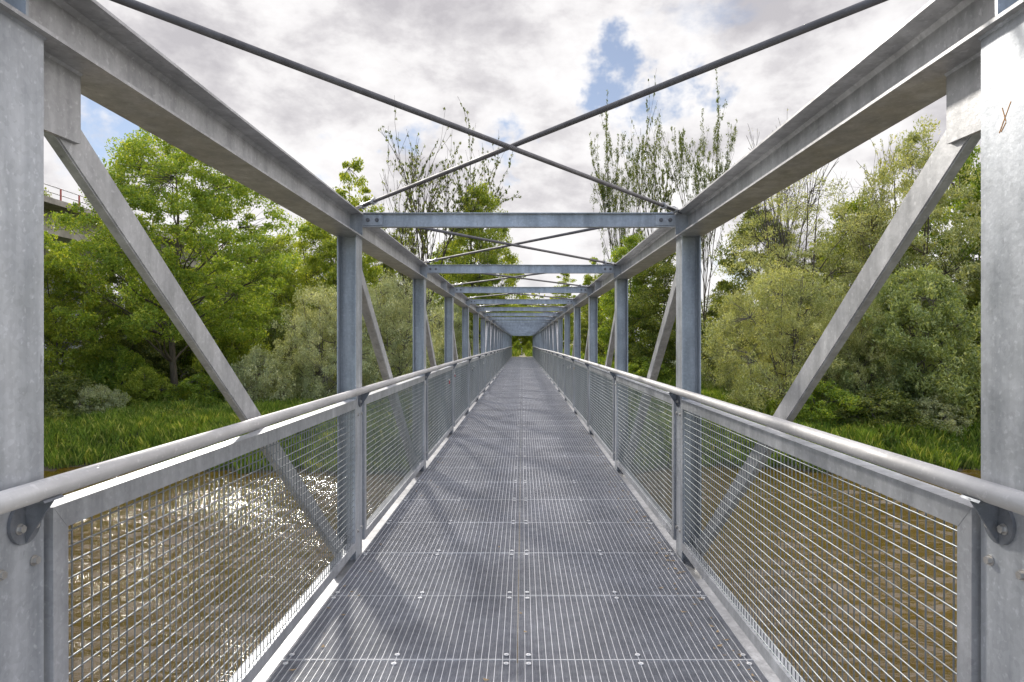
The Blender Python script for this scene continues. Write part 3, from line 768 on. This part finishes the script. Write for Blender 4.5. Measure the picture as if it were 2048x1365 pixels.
put('spA2', lambda: sparse_tree(57, 22, 6, .22, 4, 'leaf_mid', 'bark', per=8, size=.25, density=.3, r0=.15), 'sp', 'sparse_tree', 812, 70, 262, 110, 'leaning bare stemmed sapling tree at the left of the sparse group', T, TL, 2.2)
put('g1', gen1, 'g', 'leafy_tree', 962, 76, 372, 140, 'leafy yellow green tree at the foot of the sparse stems', T, TL, 3.7)
put('g4', gen4, 'g', 'leafy_tree', 905, 84, 480, 150, 'rounded green tree behind the third cross beam on the left', T, TL, .9)
put('w1', wil1, 'w1', 'willow_bush', 642, 47, 572, 215, 'silver green willow bush left of the second left post', B_, BL, 0)
put('w1', wil1, 'w1', 'willow_bush', 790, 51, 553, 230, 'silver green willow bush right of the second left post', B_, BL, 2)
put('w1', wil1, 'w1', 'willow_bush', 896, 58, 602, 110, 'small silver willow bush closest to the far left railing', B_, BL, 4)
put('s3', shr3, 's', 'willow_bush', 518, 44.5, 694, 125, 'low pale willow bush at the foot of the left diagonal', B_, BL, 0)
put('s4', shr4, 's', 'leafy_bush', 470, 50, 655, 150, 'sunlit yellow green bush behind the left diagonal', B_, BL, 1)
put('s2', shr2, 's', 'leafy_bush', 125, 40.5, 745, 170, 'dark green bush beside the near left post', B_, BL, 0)
put('s1', shr1, 's', 'leafy_bush', 232, 45, 692, 150, 'green bush left of the dark trunk of the large tree', B_, BL, 1)
put('s3', shr3, 's', 'leafy_bush', 200, 40.5, 770, 90, 'small grey green bush in front of the darker bushes at left', B_, BL, 2)
put('s4', shr4, 's', 'leafy_bush', 285, 43.5, 735, 110, 'bright leafed low bush just left of the dark trunk', B_, BL, 3)
put('s1', shr1, 's', 'leafy_bush', 405, 44, 748, 120, 'low green bush right of the dark trunk', B_, BL, 4)
put('s2', shr2, 's', 'leafy_bush', 560, 54, 640, 130, 'dark bush in the shade between the big tree and the silver willow', B_, BL, 5)
put('s2', shr2, 's', 'leafy_bush', 340, 55, 655, 200, 'deep green bush in the shade behind the dark trunk', B_, BL, 6)
put('s1', shr1, 's', 'leafy_bush', 30, 44, 700, 180, 'green bush hidden mostly by the near left post', B_, BL, 2)

# beyond the bridge
put('g1', gen1, 'g', 'leafy_tree', 1040, 100, 606, 110, 'yellow green tree seen at the end of the bridge tunnel', T, TC, 0)
put('g4', gen4, 'g', 'leafy_tree', 995, 96, 578, 100, 'rounded green tree left of the bridge end', T, TC, 1)
put('t', tallc, 't', 'leafy_tree', 1128, 92, 545, 62, 'pointed small crowned tree above the fourth cross beam', T, TC, 2)
put('t', tallc, 't', 'leafy_tree', 1188, 96, 516, 60, 'pointed tree beside the right top chord far away', T, TC, 3)
put('g2', gen2, 'g', 'leafy_tree', 1085, 104, 612, 90, 'mid green tree right of the bridge end', T, TC, 4)
put('s1', shr1, 's', 'leafy_bush', 1036, 84, 682, 22, 'low sunlit bush left of the marker post', B_, TC, 4)
put('s4', shr4, 's', 'leafy_bush', 1058, 86, 683, 24, 'low yellow bush right of the marker post', B_, TC, 2)

# right bank
put('spC', spC, 'sp', 'sparse_tree', 1238, 70, 186, 140, 'tall slender tree with tufted crown, left of the right hand trio', T, TR, .2)
put('spB', spB, 'sp', 'sparse_tree', 1312, 73, 160, 110, 'tall slender tree with bare upper twigs, middle of the right hand trio', T, TR, 2)
put('spC', spC, 'sp', 'sparse_tree', 1408, 69, 152, 150, 'tall slender tree with dense leafy top, right one of the trio', T, TR, 3.1)
put('g4', gen4, 'g', 'leafy_tree', 1262, 66, 470, 150, 'bright green tree framed between the second and third right posts', T, TR, 1.5)
put('g2', gen2, 'g', 'leafy_tree', 1325, 62, 505, 150, 'mid green tree just left of the second right post', T, TR, .5)
put('g2', gen2, 'g', 'leafy_tree', 1205, 82, 560, 110, 'green tree seen between the small far right posts', T, TR, 5)
put('g3', gen3, 'g', 'leafy_tree', 1440, 70, 592, 130, 'dark low tree under the open sky right of the second right post', T, TR, 2)
put('b', bare, 'b', 'bare_tree', 1560, 58, 192, 210, 'nearly leafless twiggy tree above the right top chord', T, TR, 1)
put('wt', wtree, 'wt', 'willow_tree', 1590, 49, 322, 300, 'olive willow tree with bare side branches under the right top chord', T, TR, 1)
put('w2', wil2, 'w2', 'willow_bush', 1572, 42, 535, 300, 'broad olive grey willow bush left of the right diagonal', B_, BR, 0)
put('spD', lambda: sparse_tree(58, 18, 5, .22, 4, 'leaf_olive', 'bark_pale', per=12, size=.18, density=.8, r0=.15), 'sp', 'sparse_tree', 1752, 52, 262, 150, 'slim upright stems with light leaves just left of the right gusset', T, TR, 2)
put('wt2', lambda: broad_tree(35, 15, 2.5, 4.8, 330, 105, .18, .4, 'leaf_olive', 'bark', crad=.7, stems=3, bare=80), 'wt', 'leafy_tree', 1830, 50, 250, 260, 'tall olive green tree behind the right diagonal', T, TR, 4)
put('g4', gen4, 'g', 'leafy_tree', 1925, 54, 285, 240, 'green tree next to the near right post', T, TR, 3)
put('w2', wil2, 'w2', 'leafy_bush', 1700, 41, 590, 210, 'olive bush directly behind the right diagonal', B_, BR, 2)
put('mo', lambda: dome(36, 8, 5.2, 520, 125, .2, .4, 'leaf_moss', crad=.62, lump=.3, whips=20), 'g', 'leafy_tree', 1835, 40, 540, 290, 'moss green bushy tree low at the river bank on the right', T, TR, 1)
put('s2', shr2, 's', 'leafy_bush', 1755, 37.3, 775, 190, 'dark low bush at the right waterline grass', B_, BR, 0)
put('s3', shr3, 's', 'leafy_bush', 1870, 37, 790, 130, 'grey green low bush near the right post', B_, BR, 2)
put('s4', shr4, 's', 'leafy_bush', 1410, 60, 735, 50, 'small yellow flowering bush in the grass right of the second right post', B_, BR, 1)
put('s1', shr1, 's', 'leafy_bush', 1290, 60, 715, 110, 'green undergrowth bush behind the right railing', B_, BR, 1)
put('g2', gen2, 'g', 'leafy_tree', 2080, 50, 330, 260, 'green tree hidden behind the near right post', T, TR, 1)
put('g3', gen3, 'g', 'leafy_tree', 1680, 62, 480, 230, 'dark tree filling the gap behind the willows on the right', T, TR, 4)

put('s1', shr1, 's', 'leafy_bush', 1640, 38.5, 760, 170, 'green bush below the foot of the right diagonal', B_, BR, 3)
put('s2', shr2, 's', 'leafy_bush', 1945, 38, 740, 150, 'dark green bush touching the near right post', B_, BR, 5)
put('w2', wil2, 'w2', 'leafy_bush', 1480, 52, 585, 130, 'pale olive bush against the open sky right of the second right post', B_, BR, 5)
put('g2', gen2, 'g', 'leafy_tree', 1520, 60, 420, 200, 'green tree behind the olive willow, left side', T, TR, 2.2)
put('g1', gen1, 'g', 'leafy_tree', 1720, 58, 400, 200, 'yellow green tree between the two olive willows', T, TR, 3.2)
# far wood that closes the horizon
rs = np.random.RandomState(77)
n = 1500; fx = rs.uniform(-150, 150, n); fy = 112 + rs.uniform(0, 22, n) + np.abs(fx) * .0
hh = 7.5 + 3.5 * np.sin(fx * .11) + 2 * np.sin(fx * .37 + 1) + rs.uniform(-1, 1, n)
fz = rs.uniform(-2, 1, n) * 0 + rs.uniform(-.15, 1, n) * hh
v, f = clump_leaves(rs, np.stack([fx, fy, fz], 1), 75, 2.2, .55, .6, .8)
o = ob('far_wood', np_mesh('far_wood', v, f, 'leaf_mid')); o['kind'] = 'stuff'; tag(o, 'distant wood closing the view beyond the floodplain', 'wood')

# grass on the banks
def grass(seed, n, x0, x1, y0, y1, hmin, hmax, wid, label):
    rs = np.random.RandomState(seed)
    x = rs.uniform(x0, x1, n); y = y0 + (y1 - y0) * rs.uniform(0, 1, n) ** 1.25
    cx = np.sin(x * 1.7 + 3 * np.sin(y * .8)) * np.sin(y * 1.9 + 2 * np.sin(x * .6))
    z = ground_z(x, y); ok = (z > -4.68) & (np.abs(x) > 1.4 - (y > 75)); x, y, z, cx = x[ok], y[ok], z[ok], cx[ok]; k = len(x)
    h = rs.uniform(hmin, hmax, k) * (1 + .35 * cx); a = rs.uniform(0, 6.28, k); w = wid * rs.uniform(.4, 1.1, k)
    lean = rs.uniform(.1, .5, k) * h; b = rs.uniform(0, 6.28, k)
    wx, wy = np.cos(a) * w, np.sin(a) * w; lx, ly = np.cos(b) * lean, np.sin(b) * lean
    v = np.stack([np.stack([x - wx, y - wy, z - .05], 1), np.stack([x + wx, y + wy, z - .05], 1),
                  np.stack([x + wx * .7 + lx * .35, y + wy * .7 + ly * .35, z + h * .6], 1), np.stack([x + lx, y + ly, z + h * .95], 1)], 1).reshape(-1, 3)
    o = ob('bank_grass', np_mesh('bank_grass', v, np.arange(k * 4).reshape(-1, 4), 'grass')); o['kind'] = 'stuff'; tag(o, label, 'grass')
grass(1, 230000, -42, -1.4, 31.6, 56, .22, .75, .015, 'tall green grass on the left river bank below the large tree')
grass(2, 200000, 1.4, 44, 31.6, 58, .22, .75, .015, 'tall green grass on the right river bank below the willows')
def weeds(seed, n, x0, x1, y0, y1, label):
    rs = np.random.RandomState(seed); x = rs.uniform(x0, x1, n); y = y0 + (y1 - y0) * rs.uniform(0, 1, n) ** 1.1; z = ground_z(x, y)
    ok = (z > -4.6) & (np.abs(x) > 2) & (np.sin(x * .8 + 2 * np.sin(y * .7)) + np.sin(y * 1.3 + x * .3) > -.2); x, y, z = x[ok], y[ok], z[ok]
    h = rs.uniform(.15, .75, len(x)) ** 1.2
    v, f = clump_leaves(rs, np.stack([x, y, z + h * .6], 1), 34, .32, .13, .45, 1.0)
    o = ob('weeds', np_mesh('weeds', v, f, 'weed')); o['kind'] = 'stuff'; tag(o, label, 'weeds')
weeds(5, 2600, -36, -2, 32.8, 50, 'mixed leafy weeds growing through the grass of the left bank')
weeds(6, 2600, 2, 38, 32.8, 50, 'mixed leafy weeds growing through the grass of the right bank')
grass(3, 40000, -30, 30, 55, 84, .5, 1.0, .04, 'grass on the floodplain under the far span')

# ------------------------------------------------------------------ sky, sun, camera
SUN_AZ, SUN_EL = R(25.5), R(27.5)      # azimuth to the left of the bridge axis
w = bpy.data.worlds.new("World"); scene.world = w; w.use_nodes = True
nt = w.node_tree; nt.nodes.clear()
sky = N(nt, 'ShaderNodeTexSky'); sky.sky_type = 'NISHITA'; sky.sun_disc = False
sky.sun_elevation = SUN_EL; sky.sun_rotation = -SUN_AZ; sky.air_density = 1.0; sky.dust_density = 0.0; sky.ozone_density = 1.2
tc = N(nt, 'ShaderNodeTexCoord'); d = tc.outputs['Generated']
sep = N(nt, 'ShaderNodeSeparateXYZ'); L(nt, d, sep.inputs[0])
def math_(op, a, b=None, c=None):
    n = N(nt, 'ShaderNodeMath', operation=op)
    for i, v in enumerate((a, b, c)):
        if v is None: continue
        if isinstance(v, (int, float)): n.inputs[i].default_value = v
        else: L(nt, v, n.inputs[i])
    return n.outputs[0]
zz = math_('ADD', math_('MAXIMUM', sep.outputs[2], 0.0), .26)
cmb = N(nt, 'ShaderNodeCombineXYZ'); L(nt, math_('DIVIDE', sep.outputs[0], zz), cmb.inputs[0]); L(nt, math_('DIVIDE', sep.outputs[1], zz), cmb.inputs[1])
P = cmb.outputs[0]
D2 = mapping(nt, d, (1.0, 1.0, 1.7))
big_n = noise(nt, D2, 3.8, 10, .62, .1)
fine = noise(nt, P, 5.0, 8, .62, .4)
dens = math_('ADD', math_('MULTIPLY', big_n, .75), math_('MULTIPLY', fine, .25))
# open patches of blue
warp = N(nt, 'ShaderNodeTexNoise', inp={'Scale': 9.0, 'Detail': 5.0, 'Roughness': .6}); L(nt, d, warp.inputs['Vector'])
wv = N(nt, 'ShaderNodeVectorMath', operation='SUBTRACT'); L(nt, warp.outputs['Color'], wv.inputs[0]); wv.inputs[1].default_value = (.5, .5, .5)
ws = N(nt, 'ShaderNodeVectorMath', operation='SCALE'); L(nt, wv.outputs[0], ws.inputs[0]); ws.inputs['Scale'].default_value = .24
dw = N(nt, 'ShaderNodeVectorMath', operation='ADD'); L(nt, d, dw.inputs[0]); L(nt, ws.outputs[0], dw.inputs[1])
hole = None
def dirpx(px, py):
    v = Vector(((px - VX) / F, 1, (VY - py) / F)); return v.normalized()
for px, py, rad, st in ((1238, 150, .045, 1), (1300, 240, .05, .85), (1425, 195, .04, .8), (780, 300, .06, .8), (1010, 290, .045, .8), (630, 330, .045, .7), (200, 250, .05, .7), (480, 170, .02, .6), (1440, 560, .07, .6), (1820, 235, .05, .6)):
    q = dirpx(px, py)
    ds = N(nt, 'ShaderNodeVectorMath', operation='DISTANCE'); L(nt, dw.outputs[0], ds.inputs[0]); ds.inputs[1].default_value = q
    mr = N(nt, 'ShaderNodeMapRange', interpolation_type='SMOOTHSTEP', inp={'From Min': rad * 1.45, 'From Max': 0.0, 'To Min': 0, 'To Max': st}); L(nt, ds.outputs['Value'], mr.inputs[0])
    hole = mr.outputs[0] if hole is None else math_('MAXIMUM', hole, mr.outputs[0])
# more open sky behind the photographer
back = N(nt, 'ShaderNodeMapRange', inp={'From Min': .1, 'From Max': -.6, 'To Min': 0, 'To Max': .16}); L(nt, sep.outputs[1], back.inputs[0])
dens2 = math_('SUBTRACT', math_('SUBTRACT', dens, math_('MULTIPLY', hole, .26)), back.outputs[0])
cover = N(nt, 'ShaderNodeMapRange', interpolation_type='SMOOTHSTEP', inp={'From Min': .25, 'From Max': .44}); L(nt, dens2, cover.inputs[0])
shade = noise(nt, mapping(nt, d, (1.0, 1.0, 1.75)), 6.2, 10, .60, .08)
lowz = N(nt, 'ShaderNodeMapRange', inp={'From Min': .1, 'From Max': .55, 'To Min': -.03, 'To Max': .05}); L(nt, sep.outputs[2], lowz.inputs[0])
sh2 = math_('ADD', math_('ADD', math_('MULTIPLY', shade, .85), math_('MULTIPLY', dens2, .22)), lowz.outputs[0])
cc = ramp(nt, sh2, [(.44, (5.9, 5.8, 5.8)), (.53, (5.2, 5.08, 5.12)), (.59, (4.3, 4.17, 4.27)), (.68, (3.3, 3.18, 3.34))])
# unseen clouds beside, behind and overhead brightened or tinted blue as added fill light
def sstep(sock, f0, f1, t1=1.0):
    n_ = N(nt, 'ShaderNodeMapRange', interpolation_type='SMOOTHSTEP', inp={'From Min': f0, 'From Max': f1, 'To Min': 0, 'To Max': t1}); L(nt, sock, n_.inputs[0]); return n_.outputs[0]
sky_fill = mixc(nt, sstep(sep.outputs[0], .62, .92), (1, 1, 1), (3.3, 3.2, 3.15))
sky_fill = mixc(nt, sstep(sep.outputs[0], -.66, -.95), sky_fill, (1.7, 1.7, 1.75))
sky_fill = mixc(nt, sstep(sep.outputs[1], -.05, -.75), sky_fill, (1.0, 1.32, 1.8))
sky_fill = mixc(nt, sstep(sep.outputs[2], .58, .9), sky_fill, (3.0, 3.0, 3.1))
cc = mixc(nt, 1.0, cc, sky_fill, 'MULTIPLY')
skyc = mixc(nt, .22, mixc(nt, 1.0, sky.outputs[0], (.72, .64, .64), 'MULTIPLY'), (4.2, 4.2, 4.4))
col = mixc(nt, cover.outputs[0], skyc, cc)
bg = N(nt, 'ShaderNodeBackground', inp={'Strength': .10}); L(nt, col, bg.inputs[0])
wo = N(nt, 'ShaderNodeOutputWorld'); L(nt, bg.outputs[0], wo.inputs[0])

sl = bpy.data.lights.new('sun', 'SUN'); sl.energy = 1.65; sl.angle = R(4.0); sl.color = (1, .95, .87)
so = bpy.data.objects.new('sun', sl); COL.objects.link(so)
sd = Vector((-math.sin(SUN_AZ) * math.cos(SUN_EL), math.cos(SUN_AZ) * math.cos(SUN_EL), math.sin(SUN_EL)))
so.rotation_euler = sd.to_track_quat('Z', 'Y').to_euler()

cam = bpy.data.cameras.new('camera'); cam.lens = 24; cam.sensor_width = 36; cam.sensor_fit = 'HORIZONTAL'
cam.shift_x = -(VX - 1024) / 2048; cam.shift_y = (VY - 682.5) / 2048
cam.clip_start = .05; cam.clip_end = 4000
co = bpy.data.objects.new('camera', cam); COL.objects.link(co); co.location = (CAMX, 0, CAMZ); co.rotation_euler = (R(90), 0, 0)
scene.camera = co
scene.view_settings.view_transform = 'Standard'; scene.view_settings.look = 'None'
scene.view_settings.exposure = 0.85; scene.view_settings.gamma = 1
scene.cycles.max_bounces = 6; scene.cycles.transparent_max_bounces = 4; scene.cycles.sample_clamp_indirect = 6
scene.cycles.use_denoising = True
